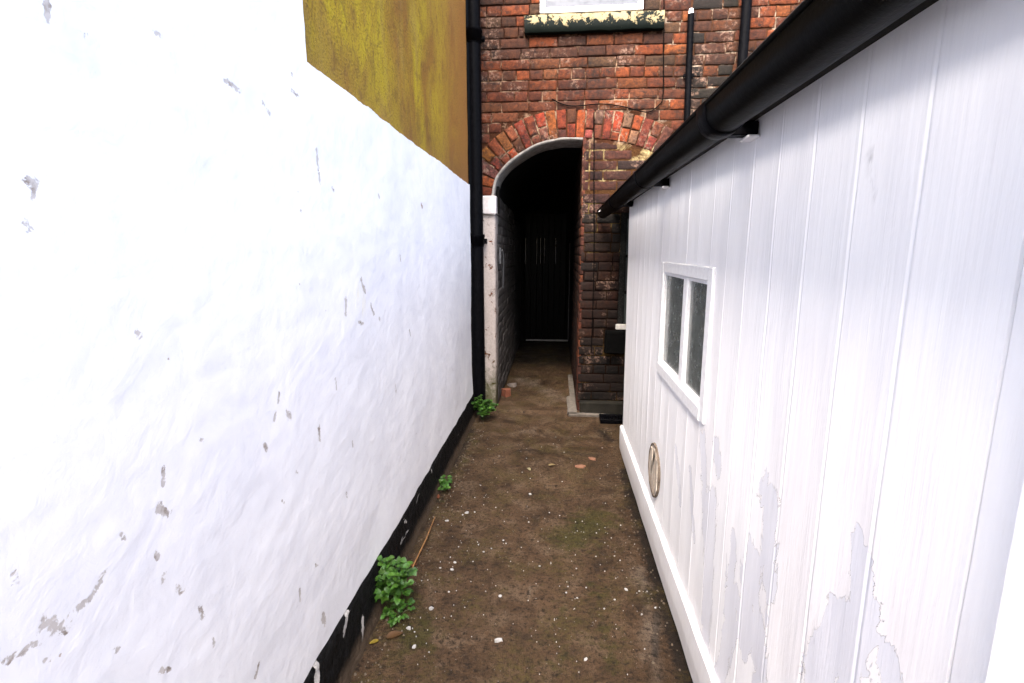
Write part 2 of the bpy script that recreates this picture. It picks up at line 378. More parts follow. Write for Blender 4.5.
def relief(y, z):
    v = .012*nz(y, z, 5, 1.3)+.003*nz(y, z, 2, 4.0)+.0008*nz(y*1., z*1.6, 8, 11)+.0005*nz(y, z, 4, 30)
    k = noise.ridged_multi_fractal(Vector((y*3, z*3.4, 1.3)), 1, 2.1, 4, 1, 2)
    return v+.0002*k
def lwgrid(ys, zs, edge):
    P = np.zeros((len(ys), len(zs), 3)); 
    for i, y in enumerate(ys):
        for j, z in enumerate(zs): P[i, j] = edge(i, j, y, z)
    return P
def chipattr(P):
    Y = P[..., 1]; Z = P[..., 2]; A = np.zeros(Y.shape); B = np.zeros(Y.shape)
    for (a1, b1, a2, b2, r) in chips:
        p = onx(a1, b1, XL); q = onx(a2, b2, XL); rr = max(.0055, r*p[1]/512*1.05)
        np.maximum(A, np.clip(1.0-cap_d(p[1:], q[1:], Y, Z)/(rr*2.6), 0, 1), out=A)
    for (a1, b1, r) in ((345, 120, .16), (360, 140, .14), (415, 175, .2), (355, 300, .12)):
        p = onx(a1, b1, XL); np.maximum(B, 1.3*np.clip(1-np.hypot(Y-p[1], Z-p[2])/r, 0, 1), out=B)
    return [(a_, b_, 0, 1) for a_, b_ in zip(A.ravel(), B.ravel())]
YE, ZE, ZB = 1.455, .505, -1.2
wm = MB()
ysA = axis([(-2.5, .2, 40), (.2, YE, 180)]); zsA = axis([(ZB, 1.2, 300), (1.2, 2.4, 40)])
def eA(i, j, y, z):
    yy = y if i < len(ysA)-1 or z < ZE else y+.004*nz(0, z, 3, 18)
    if j == 0: z = z+.008*nz(y, 0, 0, 9)
    return (XL+relief(yy, z), yy, z)
PA = lwgrid(ysA, zsA, eA); wm.grid(PA); wm.attr('chip', chipattr(PA))
ysB = axis([(YE, 4.145, 350)]); zsB = axis([(ZB, ZE, 212)])
def eB(i, j, y, z):
    if j == len(zsB)-1: z = ZE+.007*nz(y, 0, 3, 9)+.003*nz(y, 0, 3, 40)
    if j == 0: z = z+.008*nz(y, 0, 0, 9)
    return (XL+relief(y, z), y, z)
PB = lwgrid(ysB, zsB, eB); wm.grid(PB); wm.attr('chip', chipattr(PB))
# returns of the paint coat: top edge, step edge, far end
def strip(pts, off):
    P = np.array([[p, np.array(p)+off] for p in pts]); return P
wm.grid(strip(PB[:, -1], np.array([-.06, 0, 0]))); wm.grid(strip(PB[-1, :], np.array([-.30, 0, 0])), flip=True)
jj = np.searchsorted(zsA, ZE); wm.grid(strip(PA[-1, jj:], np.array([-.06, 0, 0])), flip=True)
wm.build('white_render', MWR, lw)
om = MB(); ysO = axis([(YE-.02, 4.15, 80)]); zsO = axis([(ZE-.02, 2.4, 60)])
PO = lwgrid(ysO, zsO, lambda i, j, y, z: (XL-.016+.003*nz(y, z, 0, 5), y, z)); om.grid(PO)
om.grid(strip(PO[-1, :], np.array([-.3, 0, 0])), flip=True)
om.build('ochre_render', MOC, lw)
cm = MB(); cm.box(XL-.30, XL-.05, -2.5, 4.14, -H, 2.395); cm.build('wall_core', MPLAS, lw)
tar = MB(); ysP = axis([(-2.5, .9, 40), (.9, 4.15, 330)]); nv = 16; PP = np.zeros((len(ysP), nv, 3))
for i, y in enumerate(ysP):
    for j in range(nv):
        t = j/(nv-1); z = ZB+.006-t*(.20+.02); x = XL+.004+.018*t+.02*max(0, t-.75)*2
        z0 = z+(.008*nz(y, 0, 0, 9) if j == 0 else 0)
        amp = .004 if j == 0 else 1
        x += amp*(.006*nz(y, z, 7, 9)+.004*nz(y, z, 7, 28)+.003*nz(y, z, 1, 60))+.006*nz(y, z, 2, 4.5)*(1-t)
        PP[i, j] = (x, y, z0)
PP[:, 0, 0] -= .02
tar.grid(PP, flip=True)
Yt = PP[..., 1]; Zt = PP[..., 2]; A = np.zeros(Yt.shape)
for (a1, b1, a2, b2, r) in ((350, 610, 345, 632, .012), (362, 618, 360, 640, .010), (320, 660, 318, 683, .012), (387, 565, 386, 575, .01), (372, 622, 372, 628, .008), (432, 470, 432, 473, .006), (405, 520, 407, 522, .006)):
    p = onx(a1, b1, XL+.01); q = onx(a2, b2, XL+.01)
    np.maximum(A, np.clip(1-cap_d(p[1:], q[1:], Yt, Zt)/(r*1.9), 0, 1), out=A)
tar.attr('chip', [(v, 0, 0, 1) for v in A.ravel()])
tar.build('tarred_plinth', MPL, lw)

# ------------------------------------------------------------ brick house
D = 4.327
house = empty('brick_house', (.15, D, -H), 'old red brick house closing the alley, with a dark arched passage through it', 'house')
# intrados, traced on the real facade plane
ipx = [(492.0,205),(492.2,197.7),(495.8,179),(507.5,163.8),(523.9,151.4),(540,143.4),(559,139),(573,138.3),(587,138.8),(610.5,140.6),(634,145.4),(652,152.5),(668,163),(680,178),(686,198)]
ip = np.array([ony(x, y, D)[[0, 2]] for x, y in ipx])
def catmull(P, n=14):
    Q = np.vstack([2*P[0]-P[1], P, 2*P[-1]-P[-2]]); out = []
    for i in range(1, len(Q)-2):
        for k in range(n):
            t = k/n; a0, a1, a2, a3 = Q[i-1:i+3]
            out.append(.5*((2*a1)+(-a0+a2)*t+(2*a0-5*a1+4*a2-a3)*t*t+(-a0+3*a1-3*a2+a3)*t**3))
    out.append(P[-1]); return np.array(out)
IC = catmull(ip)
seg = np.hypot(*np.diff(IC, axis=0).T); SL = np.concatenate([[0], np.cumsum(seg)])
def ic(s):
    x = np.interp(s, SL, IC[:, 0]); z = np.interp(s, SL, IC[:, 1])
    x2 = np.interp(s+.05, SL, IC[:, 0])-np.interp(s-.05, SL, IC[:, 0]); z2 = np.interp(s+.05, SL, IC[:, 1])-np.interp(s-.05, SL, IC[:, 1])
    l = math.hypot(x2, z2); return np.array([x, z]), np.array([-z2/l, x2/l])
EX = np.array([ic(s)[0]+ic(s)[1]*.235 for s in np.linspace(0, SL[-1], 120)])
XJ = .194; XPL = -.505                      # right and left jamb of the opening
def ext_interval(z):                        # x interval covered by ring+opening at height z
    z0 = EX[0, 1]
    if z >= EX[:, 1].max(): return None
    xs = [EX[i, 0]+(EX[i+1, 0]-EX[i, 0])*(z-EX[i, 1])/(EX[i+1, 1]-EX[i, 1]) for i in range(len(EX)-1) if (EX[i, 1]-z)*(EX[i+1, 1]-z) < 0]
    if not xs: return None
    return min(xs), max(xs)
def int_z(x):
    return np.interp(x, IC[:, 0], IC[:, 1]) if IC[0, 0] < x < IC[-1, 0] else -9

def rnd_pal(P): return P[min(int(random.random()*len(P)), len(P)-1)]
RED = [(.30,.062,.018),(.24,.050,.017),(.34,.085,.022),(.19,.042,.018),(.25,.075,.030),(.16,.04,.018),(.31,.065,.018),(.22,.06,.025)]
BRN = [(.12,.038,.018),(.18,.05,.018),(.12,.035,.018),(.22,.055,.018),(.14,.06,.03)]
PUR = [(.085,.022,.018),(.06,.018,.016),(.11,.03,.02),(.07,.028,.025)]
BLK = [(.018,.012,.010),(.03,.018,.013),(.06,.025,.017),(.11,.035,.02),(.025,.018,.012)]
def tint(x, z):
    if x > .985 and x < 1.30 : c = rnd_pal(BLK if random.random() < .85 else BRN)
    elif x > 1.30 and x < 1.42: c = rnd_pal(BRN)
    elif z < ZE+.35 and x > XJ-.02:         # infill beside the passage; below the gutter its shade is painted into the bricks
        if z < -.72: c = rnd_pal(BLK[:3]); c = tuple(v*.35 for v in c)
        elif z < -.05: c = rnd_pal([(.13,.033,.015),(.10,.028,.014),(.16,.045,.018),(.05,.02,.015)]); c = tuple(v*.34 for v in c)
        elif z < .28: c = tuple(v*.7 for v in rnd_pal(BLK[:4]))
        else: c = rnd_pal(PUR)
    elif z > 1.42 and x < .85: c = rnd_pal(BRN+RED[:1])
    else: c = rnd_pal(RED)
    k = random.uniform(.27, .56); return (c[0]*k*.96, c[1]*k*1.12, c[2]*k)
def mtint(x, z):
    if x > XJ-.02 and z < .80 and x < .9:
        return (.30, .24, .12) if z > .40 else (.13, .095, .035) if z > -.05 else ((.028, .016, .008) if z > -.7 else (.060, .036, .012))  # low mortar darkened along with the infill bricks, gutter shade in its colour
    if x > .78: return (.36, .29, .22)
    if z > 1.42: return (.12, .075, .05)
    return (.27, .18, .12)
def brick(mb, T, u0, u1, v0, v1, c, dep=.0040, back=-.02, bev=.0020, proud=0.):
    """one worn brick: face grid in plane coords (u,v), n towards the viewer"""
    sd_ = random.uniform(0, 90); vs = []
    def ax_(L, n):
        e_ = min(.2, .0045/L); return [0.]+list(np.linspace(e_, 1-e_, n))+[1.]
    UA = ax_(u1-u0, max(2, int((u1-u0)/.024)+1)); VA = ax_(v1-v0, 4); nu = len(UA); nvv = len(VA)
    tl = [random.uniform(-.0018, .0018) for _ in range(4)]
    for i in range(nu):
        for j in range(nvv):
            a_, b_ = UA[i], VA[j]; u = u0+(u1-u0)*a_; v = v0+(v1-v0)*b_
            e = min(i, nu-1-i, j, nvv-1-j); n = dep+proud+tl[0]*a_+tl[1]*b_
            if e == 0:
                u += (bev*.5)*((i == 0)-(i == nu-1)); v += (bev*.5)*((j == 0)-(j == nvv-1))
                n -= bev*(.8+.7*abs(nz(u, v, sd_, 30)))
                if (i in (0, nu-1)) and (j in (0, nvv-1)): n -= bev*.8
            w = .0042*nz(u, v, sd_, 38)
            u += w*(1 if e == 0 else .4); v += .0038*nz(u, v, sd_+7, 34); n += .0016*nz(u, v, sd_+3, 30)
            vs.append(T(u, v, n))
    fs = [(i*nvv+j, (i+1)*nvv+j, (i+1)*nvv+j+1, i*nvv+j+1) for i in range(nu-1) for j in range(nvv-1)]
    ring = [i*nvv for i in range(nu)]+[(nu-1)*nvv+j for j in range(1, nvv)]+[i*nvv+nvv-1 for i in range(nu-2, -1, -1)]+[j for j in range(nvv-2, 0, -1)]
    b0 = len(vs)
    for r in ring:
        i, j = divmod(r, nvv); vs.append(T(u0+(u1-u0)*UA[i], v0+(v1-v0)*VA[j], back))
    n_ = len(ring); fs += [(ring[k], b0+k, b0+(k+1) % n_, ring[(k+1) % n_]) for k in range(n_)]
    mb.add(vs, fs, 0, True); mb.attr('tint', [(*c, 1)]*len(vs))
TF = lambda u, v, n: (u, D-n, v)            # facade plane, n towards the camera
WX0, WX1, WZ0, WZ1 = -.158, .622, 1.80, 2.9   # upper window hole
RX0, RX1, RZ0, RZ1 = .515, 1.15, -.66, .30     # lower window hole
bm = MB(); G = .0785
FX0, FX1, FZ0, FZ1 = -1.0, 3.2, -1.28, 3.0
blocks = []                                  # (zlow, zhigh, x0, x1) keep-outs
k = 0; z = FZ0
while z < FZ1:
    zc = z+G/2; hdr = (k % 5 == 3)
    ex = [(-.28, .78)] if (WZ0-.15 < zc < WZ0) else ([(WX0, WX1)] if WZ0 <= zc < WZ1 else [])
    if RZ0 < zc < RZ1: ex.append((RX0, RX1))
    if RZ0-.22 < zc <= RZ0: ex.append((.405, 1.25))
    iv = ext_interval(zc); infill = []
    if zc < EX[0, 1]+.0: iv = (-9 if zc < .47 else iv[0] if iv else -.6, XJ+.0)   # below the ring spring
    if zc < .47: iv = (-9., XJ)
    if iv: ex.append(iv)
    x = FX0 + (0 if k % 2 else .112) - random.uniform(0, .02)
    wid = .112 if hdr else .225
    edges = []
    while x < FX1:
        w = wid*random.uniform(.94, 1.05)
        if not hdr and random.random() < .10: w *= .5
        edges.append((x, x+w)); x += w
    # straight joint at the change of brickwork
    parts = []
    for (p, q) in edges:
        if p < .985 < q: parts += [(p, .985), (.985, q)]
        else: parts.append((p, q))
    for (p, q) in parts:
        segs = [(p, q)]
        for (a_, b_) in ex:
            ns = []
            for (s0, s1) in segs:
                if b_ <= s0 or a_ >= s1: ns.append((s0, s1)); continue
                if s0 < a_: ns.append((s0, a_))
                if s1 > b_: ns.append((b_, s1))
            segs = ns
        for (s0, s1) in segs:
            if s1-s0 < .035: continue
            wv = .012*nz((s0+s1)/2, z, 3, 1.6)+.005*nz((s0+s1)/2, z, 9, 6)
            j_ = .0040
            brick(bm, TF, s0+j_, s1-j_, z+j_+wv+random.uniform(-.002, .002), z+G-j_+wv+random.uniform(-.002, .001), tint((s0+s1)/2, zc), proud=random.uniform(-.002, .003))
    k += 1; z += G
bm.build('brickwork', MBR, house)
# infill courses under the ring, beside the opening (smaller, recessed 12 mm)
fm = MB(); TI = lambda u, v, n: (u, D+.0035-n, v); z = .47; k = 0
while z < .90:
    x = XJ; xs = [XJ, XJ+.055] + list(np.arange(XJ+.055+(.11 if k % 2 else .22), 1.0, .225))
    for p, q in zip(xs[:-1], xs[1:]):
        top = min(int_z(p+.01), int_z(q-.01), int_z((p+q)/2))-.006
        z1 = min(z+G-.005, top)
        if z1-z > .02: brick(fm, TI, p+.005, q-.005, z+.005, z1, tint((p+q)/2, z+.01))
    z += G; k += 1
fm.build('infill_brickwork', MBR, house)
# mortar bed
mo = MB()
xs = axis([(FX0, FX1, 140)]); zs = axis([(-1.38, FZ1, 150)])
xs = np.unique(np.concatenate([xs, [XJ, WX0, WX1, RX0, RX1]])); zs = np.unique(np.concatenate([zs, [WZ0, WZ1, RZ0, RZ1]]))
P = np.zeros((len(xs), len(zs), 3)); tc = []
for i, x in enumerate(xs):
    for j, zz in enumerate(zs):
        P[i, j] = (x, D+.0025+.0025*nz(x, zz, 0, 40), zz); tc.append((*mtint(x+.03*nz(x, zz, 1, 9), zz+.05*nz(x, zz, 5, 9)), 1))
keep = np.ones((len(xs)-1, len(zs)-1), bool)
for i in range(len(xs)-1):
    for j in range(len(zs)-1):
        x, zz = (xs[i]+xs[i+1])/2, (zs[j]+zs[j+1])/2
        if WX0 < x < WX1 and WZ0 < zz < WZ1: keep[i, j] = False
        if RX0 < x < RX1 and RZ0 < zz < RZ1: keep[i, j] = False
        if -.52 < x < XJ and zz < int_z(x)+.03: keep[i, j] = False
        if -.52 < x < XJ and zz < .45: keep[i, j] = False
mo.grid(P, keep=keep, flip=True); mo.attr('tint', tc)
mo.build('mortar', MMO, house)
# the ring
rg = MB(); ms = MB(); s = .0; wv_ = .0755
n_ = int(SL[-1]/.068)
for i in range(n_):
    s0 = SL[-1]*i/n_; s1 = SL[-1]*(i+1)/n_
    def TR(u, v, n, s0=s0, s1=s1):           # u along the radius, v across
        p, nn = ic(s0); q, n2 = ic(s1); a0 = p+nn*u; b0 = q+n2*u
        c = a0+(b0-a0)*v; return (c[0], D-n, c[1])
    x = ic((s0+s1)/2)[0][0]
    cc = lambda: tuple(v*random.uniform(.44, .78) for v in rnd_pal([(.38,.09,.022),(.28,.055,.018),(.20,.045,.02),(.33,.07,.02),(.26,.10,.06),(.14,.035,.018),(.24,.05,.02)]))
    # brick() works in metres: stretch v
    L = s1-s0
    def B(u0, u1, c):
        T2 = lambda u, v, n: TR(u, v/L, n)
        brick(rg, T2, u0, u1, .0045, L-.0045, c, proud=random.uniform(-.001, .004))
    if i % 3 == 1 or random.random() < .12: B(.006, .106, cc()); B(.116, .222, cc())
    elif random.random() < .25: B(.006, .066, cc()); B(.076, .222, cc())
    else: B(.006, .222, cc())
rg.build('arch_ring', MBR, house)
RS = np.linspace(0, SL[-1], 90); P = np.zeros((90, 4, 3))
for i, s in enumerate(RS):
    p, nn = ic(s)
    for j, u in enumerate((.004, .08, .16, .232)): c = p+nn*u; P[i, j] = (c[0], D+.002+.002*nz(c[0], c[1], 0, 40), c[1])
ms.grid(P, flip=False); ms.attr('tint', [(.30, .22, .15, 1)]*(90*4)); ms.build('ring_mortar', MMO, house)
# plaster lining of the arch edge and soffit, from the left springing to the right jamb
ln = MB(); ss = [s for s in np.linspace(0, SL[-1], 140) if ic(s)[0][0] <= XJ+.004]
prof = [(.006, .010), (-.004, .011), (-.012, .007), (-.016, -.02), (-.016, -.12), (-.016, -.30)]
P = np.zeros((len(ss), len(prof), 3))
for i, s in enumerate(ss):
    p, nn = ic(s)
    for j, (u, n) in enumerate(prof):
        c = p+nn*(u+.003*nz(p[0], p[1], j*.3, 14)); P[i, j] = (c[0], D-n-.0025*nz(p[0], p[1], 4, 20), c[1])
ln.grid(P); ln.build('arch_lining', MPLAS, house)
# jambs
jb = MB(); zj = axis([(-1.36, .31, 70)]); prof = [(-.72, 0), (-.65, 0), (-.60, 0), (-.55, 0), (-.522, 0), (-.514, .008), (-.512, .06), (-.510, .14)]
P = np.zeros((len(zj), len(prof), 3))
for i, zz in enumerate(zj):
    for j, (x, y) in enumerate(prof): P[i, j] = (x+.005*nz(x, zz, 2, 7), D-.014+y+.005*nz(x, zz, 5, 9)+.003*nz(x, zz, 5, 30), zz)
jb.grid(P, flip=True); jb.build('white_jamb', MJAMB, house)
cp = MB(); cp.box(-.66, -.500, D-.040, D+.13, .290, .440, bev=.012, jit=.005); cp.build('jamb_cap', m_simple('white_capstone_paint', (.34, .31, .30), (.48, .45, .44), .7, 20, .003, dirt=(.38, .30, .26)), house)
# passage: side walls of real brick courses near the mouth, vault, end wall
pl_ = MB(); TL = lambda u, v, n: (-.512-(u-D)*.006+n, u, v)
z = -1.36; k = 0
while z < .42:
    x = D+.14-(.11 if k % 2 else 0)
    while x < 6.4:
        x0 = max(x, D+.13)
        if x+.225-x0 > .03: brick(pl_, TL, x0+.003, x+.222, z+.003, z+G-.003, (1, 1, 1), dep=.006, proud=random.uniform(-.003, .003))
        x += .225
    z += G; k += 1
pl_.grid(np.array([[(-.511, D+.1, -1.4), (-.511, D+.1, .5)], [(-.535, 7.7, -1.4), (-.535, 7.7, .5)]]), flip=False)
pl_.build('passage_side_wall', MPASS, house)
pr = MB(); TRW = lambda u, v, n: (XJ+.004-n, u, v); z = -1.40+.02; k = 0
while z < .86:
    x = D-.008-(.11 if k % 2 else 0)
    while x < D+1.6:
        x0 = max(x, D-.004)
        if x+.225-x0 > .03: brick(pr, TRW, x0+.004, x+.221, z+.004, z+G-.004, tuple(v*(.9 if x < D+.2 else .25) for v in rnd_pal(((.17,.05,.02), (.12,.035,.018), (.09,.03,.02)))), dep=.006)  # bricks past the mouth tinted darker, painting the passage's shade
        x += .225
    z += G; k += 1
pr.build('passage_jamb_brickwork', MBR, house)
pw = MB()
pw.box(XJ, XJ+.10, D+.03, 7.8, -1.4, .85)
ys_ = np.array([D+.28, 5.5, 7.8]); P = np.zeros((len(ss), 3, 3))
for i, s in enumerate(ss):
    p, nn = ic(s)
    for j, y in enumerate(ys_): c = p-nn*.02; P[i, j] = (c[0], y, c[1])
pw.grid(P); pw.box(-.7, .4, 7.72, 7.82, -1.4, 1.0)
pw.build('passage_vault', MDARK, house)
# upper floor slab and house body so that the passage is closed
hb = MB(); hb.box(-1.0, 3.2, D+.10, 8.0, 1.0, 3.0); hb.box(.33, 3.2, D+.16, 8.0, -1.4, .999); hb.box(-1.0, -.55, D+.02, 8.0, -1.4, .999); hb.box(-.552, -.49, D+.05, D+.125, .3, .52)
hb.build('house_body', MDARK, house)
ft = MB()
ft.box(XJ+.02, 1.3, D-.055, D+.02, -1.40, -1.285, bev=.008, jit=.003); ft.build('wall_footing', m_simple('dirty_concrete', (.010, .009, .007), (.022, .02, .016), .9, 14, .006, dirt=(.01, .009, .006), spec=.1), house)
# door at the end of the passage
dr = MB()
for i in range(7):
    x0 = -.47+i*.087; dr.box(x0+.002, x0+.085, 7.655+.002*(i % 2), 7.70, -1.36, .52, bev=.004)
do = dr.build('passage_door', MDOOR, house)
d2 = MB(); zb = ony(545, 340, 7.63)[2]; xr = ony(568, 340, 7.63)[0]
d2.box(-.45, xr, 7.63, 7.652, zb-.016, zb+.006, bev=.003); d2.build('foot_light_line', m_simple('pale_light_line', (.16, .15, .15), (.25, .24, .23), .6, 30, .001), do)  # pale bar stands in for the line of light at the door's foot
d3 = MB(); d3.box(xr-.006, xr+.010, 7.636, 7.654, zb, .1, bev=.002); d3.build('edge_light_line', m_simple('grey_light_line', (.03, .03, .03), (.05, .05, .05), .6, 30, .001), do)  # grey strip stands in for the light line up the door's side
d4 = MB(); zt = ony(540, 238, 7.63)[2]; zl = ony(540, 264, 7.63)[2]
for i in (0, 3, 4, 5, 8):
    x0 = -.46+i*.055; d4.tube([(x0, 7.645, zl), (x0, 7.645, zt)], .016, 10)
d4.build('ribbed_panel', m_simple('glossy_ribbed_panel', (.01, .01, .01), (.035, .035, .037), .1, 4, .004, spec=.8), do)
# latch bracket on the passage wall
la = MB(); p0 = onx(500, 262, -.49); la.box(-.502, -.485, D+.16, D+.20, -.12, .02, bev=.003); la.tube([(-.478, D+.18, .0), (-.470, D+.22, -.05), (-.478, D+.28, -.22), (-.485, D+.32, -.34)], .009)
la.build('gate_latch', m_simple('galvanised_metal', (.05, .05, .052), (.09, .09, .095), .5, 30, .002, metal=.3), house)

# windows of the house
def win(name, x0, x1, z0, z1, fr, mframe, mglass, bars_z=(), yf=.05, gd=.035):
    f = MB(); y0 = D+yf-.03; y1 = D+yf+.05
    f.box(x0, x0+fr, y0, y1, z0, z1, bev=.003); f.box(x1-fr, x1, y0, y1, z0, z1, bev=.003)
    f.box(x0+fr, x1-fr, y0+.001, y1, z0, z0+fr, bev=.003); f.box(x0+fr, x1-fr, y0+.001, y1, z1-fr, z1, bev=.003)
    for b in bars_z: f.box(x0+fr, x1-fr, y0+.008, y1, b, b+.022, bev=.003)
    w = empty('x', (0, 0, 0), None, None); bpy.data.objects.remove(w)
    fo = f.build(name, mframe, house)
    g = MB(); g.box(x0+fr-.004, x1-fr+.004, y0+gd, y0+gd+.006, z0+fr-.004, z1-fr+.004); g.build('glass_pane', mglass, fo)
    return fo
w1 = win('window', WX0, WX1, WZ0-.012, WZ1, .040, MWP, MGRY, yf=.015, gd=.008)
sl = MB(); xsS = axis([(-.275, .775, 70)])
prof = [(.0, 1.772), (-.040, 1.768), (-.047, 1.762), (-.049, 1.69), (-.046, 1.645), (-.04, 1.640), (.0, 1.642)]
P = np.zeros((len(xsS), len(prof), 3))
for i, x in enumerate(xsS):
    for j, (dy, zz) in enumerate(prof):
        P[i, j] = (x, D+dy+.004*nz(x, zz, 1, 14), zz+.006*nz(x, zz, 3, 12)+(.004*nz(x, 0, 0, 40) if j in (4, 5) else 0))
sl.grid(P, flip=True); sl.add([P[0, j] for j in range(7)], [tuple(range(7))]); sl.add([P[-1, j] for j in range(7)], [tuple(reversed(range(7)))])
sl.build('window_sill', MSILL, w1)
w2 = win('window', RX0, RX1, RZ0, RZ1, .05, m_simple('mottled_grey_paint', (.004, .004, .0035), (.015, .015, .014), .8, 30, .004, dirt=(.07, .065, .06), spec=.1), MGD, (-.36, -.06), yf=.03)
s2 = MB(); s2.box(.50, 1.2, D-.035, D+.02, -.655, -.612, bev=.004); s2.build('sill_board', m_simple('pale_sill_board', (.45, .42, .38), (.6, .57, .53), .7, 30, .002), w2)
s3 = MB(); s3.box(.41, 1.25, D-.075, D+.01, -.86, -.665, bev=.012, jit=.004); s3.build('stone_sill', m_simple('black_painted_stone', (.001, .001, .001), (.003, .003, .003), .8, 25, .005, spec=.04), w2)

# threshold kerb at the passage
kb = MB()
yk = np.linspace(4.24, 5.6, 40)
P = np.zeros((40, 5, 3))
for i, y in enumerate(yk):
    wdt = .085 if y < 4.75 else .055
    xx = [XJ-.002-wdt, XJ-wdt+.006, XJ-wdt/2, XJ-.006, XJ-.002]
    for j in range(5): P[i, j] = (xx[j]+.004*nz(y, j, 0, 9), y, -H+(.006 if j in (0,) else .030)+.004*nz(y, j, 3, 12))
kb.grid(P, flip=False); kb.box(XJ-.075, .44, 4.225, 4.272, -H-.01, -H+.020, bev=.005, jit=.003)
ko = kb.build('threshold_kerb', MCON); tag(ko, 'pale concrete kerb edging the right side of the passage mouth', 'kerb')

# ------------------------------------------------------------ downpipes and cables
dp = empty('drainpipe', (-.655, 4.235, -H), 'thick black iron drainpipe in the corner between ochre wall and brick house', 'drainpipe')
b = MB(); pz = np.linspace(-1.36, 2.4, 40)
b.tube([(-.668+.016*(2.4-zz)/3.8, 4.235, zz) for zz in pz], .056, 20); b.build('pipe', MBLK, dp)
for px_y in (34, 240):
    zc = ony(478, px_y, 4.2)[2]; xc = -.668+.012*(2.4-zc)/3.8
    c = MB(); c.tube([(xc, 4.235, zc-.055), (xc, 4.235, zc-.04), (xc, 4.235, zc-.04), (xc, 4.235, zc+.02), (xc, 4.235, zc+.022), (xc, 4.235, zc+.045)], [.061, .064, .067, .067, .072, .071], 20)
    c.box(xc-.085, xc+.085, 4.265, 4.285, zc-.03, zc+.012, bev=.003); c.tube([(xc+.072, 4.27, zc-.01), (xc+.072, 4.245, zc-.01)], .010, 8); c.tube([(xc-.072, 4.27, zc-.01), (xc-.06, 4.21, zc-.025)], .006, 8)
    c.build('collar', MBLK, dp)
def lit_at(px, py, y=D-.035): return ony(px, py, y)
p2 = empty('drainpipe', (.965, D-.035, .8), 'thin black pipe with a small white open end, on brickwork beside the window sill', 'drainpipe')
t = lit_at(691, 14); b_ = lit_at(687, 118)
b = MB(); b.tube([b_+np.array([0, 0, -.5]), b_, t], .024, 14); b.build('pipe', MBLK, p2)
b = MB(); b.tube([t, t+np.array([0, 0, .035])], [.020, .015], 12); b.build('pipe_end', MWP, p2)
b = MB(); c_ = lit_at(689, 75); b.box(c_[0]-.04, c_[0]+.04, D-.03, D-.012, c_[2]-.012, c_[2]+.012, bev=.002); b.build('clip', MBLK, p2)
p3 = empty('drainpipe', (1.38, D-.05, .8), 'black downpipe rising out of the picture, right of the thinner capped pipe', 'drainpipe')
t = lit_at(745.5, 20, D-.05); b = MB(); b.tube([(t[0]-.006, D-.05, .4), (t[0], D-.05, t[2]), (t[0], D-.05, 2.9)], .036, 16); b.build('pipe', MBLK, p3)
b = MB(); b.tube([(t[0], D-.05, 1.0), (t[0], D-.05, 1.07)], .042, 16); b.box(t[0]-.065, t[0]+.065, D-.03, D-.012, 1.02, 1.05, bev=.003); b.build('collar', MBLK, p3)
def cable(pts, r, label):
    P = catmull(np.array([ony(x, y, D-.016) for x, y in pts]), 8)
    P = [p+np.array([.002*nz(p[2], 0, 0, 20), .0, 0]) for p in P]
    c = MB(); c.tube(P, r, 8); o = c.build('cable', MCABLE); return tag(o, label, 'cable', 'cables clipped to the brick house')
cable([(664, -20), (664, 20), (663.5, 60), (663, 96), (658, 106), (648, 112), (636, 110), (620, 106), (600, 104), (575, 106), (562, 104), (552, 99)], .0042, 'thin cable dropping right of the window sill, then curling left over the arch')
cable([(594, 112), (594, 150), (594, 200), (594, 260), (592.5, 320), (591, 352)], .0042, 'thin cable running straight down the brick strip beside the passage')

# ------------------------------------------------------------ shed
XB = .475
shed = empty('timber_shed', (XB+.6, 2, -H), 'long low white boarded shed with small window along the right side', 'shed')
yw0 = onx(706, 350, XB-.012)[1]; yw1 = onx(657.5, 320, XB-.012)[1]
zw1 = onx(664, 262, XB-.012)[2]; zw0 = onx(657, 374, XB-.012)[2]; zw0 = .5*(zw0+onx(706, 427, XB-.012)[2])
print('WIN', yw0, yw1, zw0, zw1)
FRW = .050
grooves = [.742+.151*i for i in range(19)]
ys_ = [.50, .569, .5715, .5725, .5735, .575, .5765, .5775, .5785, .581]
for g in grooves: ys_ += [g-.008, g-.004, g-.0015, g+.0015, g+.004, g+.008, g+.04, g+.075, g+.11]
ys_ = [y for y in ys_ if y < 3.52]
ys_ = [y for y in ys_ if min(abs(y-yw0-FRW*.6), abs(y-yw1+FRW*.6)) > .003]+[yw0+FRW*.6, yw1-FRW*.6, 3.52]
ys_ = np.array(sorted(set(ys_)))
fine = [ys_[0]]
for y in ys_[1:]:
    n = int(math.ceil((y-fine[-1])/.016)); base = fine[-1]
    fine += [base+(y-base)*(i+1)/n for i in range(n)]
ys_ = np.array(fine)
zs_ = list(np.linspace(-1.37, .36, 130)); zs_ = [z for z in zs_ if min(abs(z-zw0-FRW*.6), abs(z-zw1+FRW*.6)) > .004]+[zw0+FRW*.6, zw1-FRW*.6]; zs_ = np.array(sorted(zs_))
P = np.zeros((len(ys_), len(zs_), 3)); keep = np.ones((len(ys_)-1, len(zs_)-1), bool)
gset = np.array(grooves)
for i, y in enumerate(ys_):
    dg = np.min(np.abs(gset-y)); bi = int(np.floor((y-.742)/.151)); gr = 0
    if dg < .0035: gr = .0015
    elif dg < .006: gr = -.0004
    if .573 < y < .577: gr = .02
    cup = .0007*math.cos((((y-.742)/.151) % 1-.5)*math.pi*2)
    for j, z in enumerate(zs_):
        yy = y
        if y > 3.3: yy = y+(y-3.3)/.22*(.10*(z+1.3)/1.6-.06)
        x = XB+gr+cup+.0016*nz(y, z, bi*3.1, 1.2)+.0012*nz(y*3, z, 5, 6)
        P[i, j] = (x, yy, z)
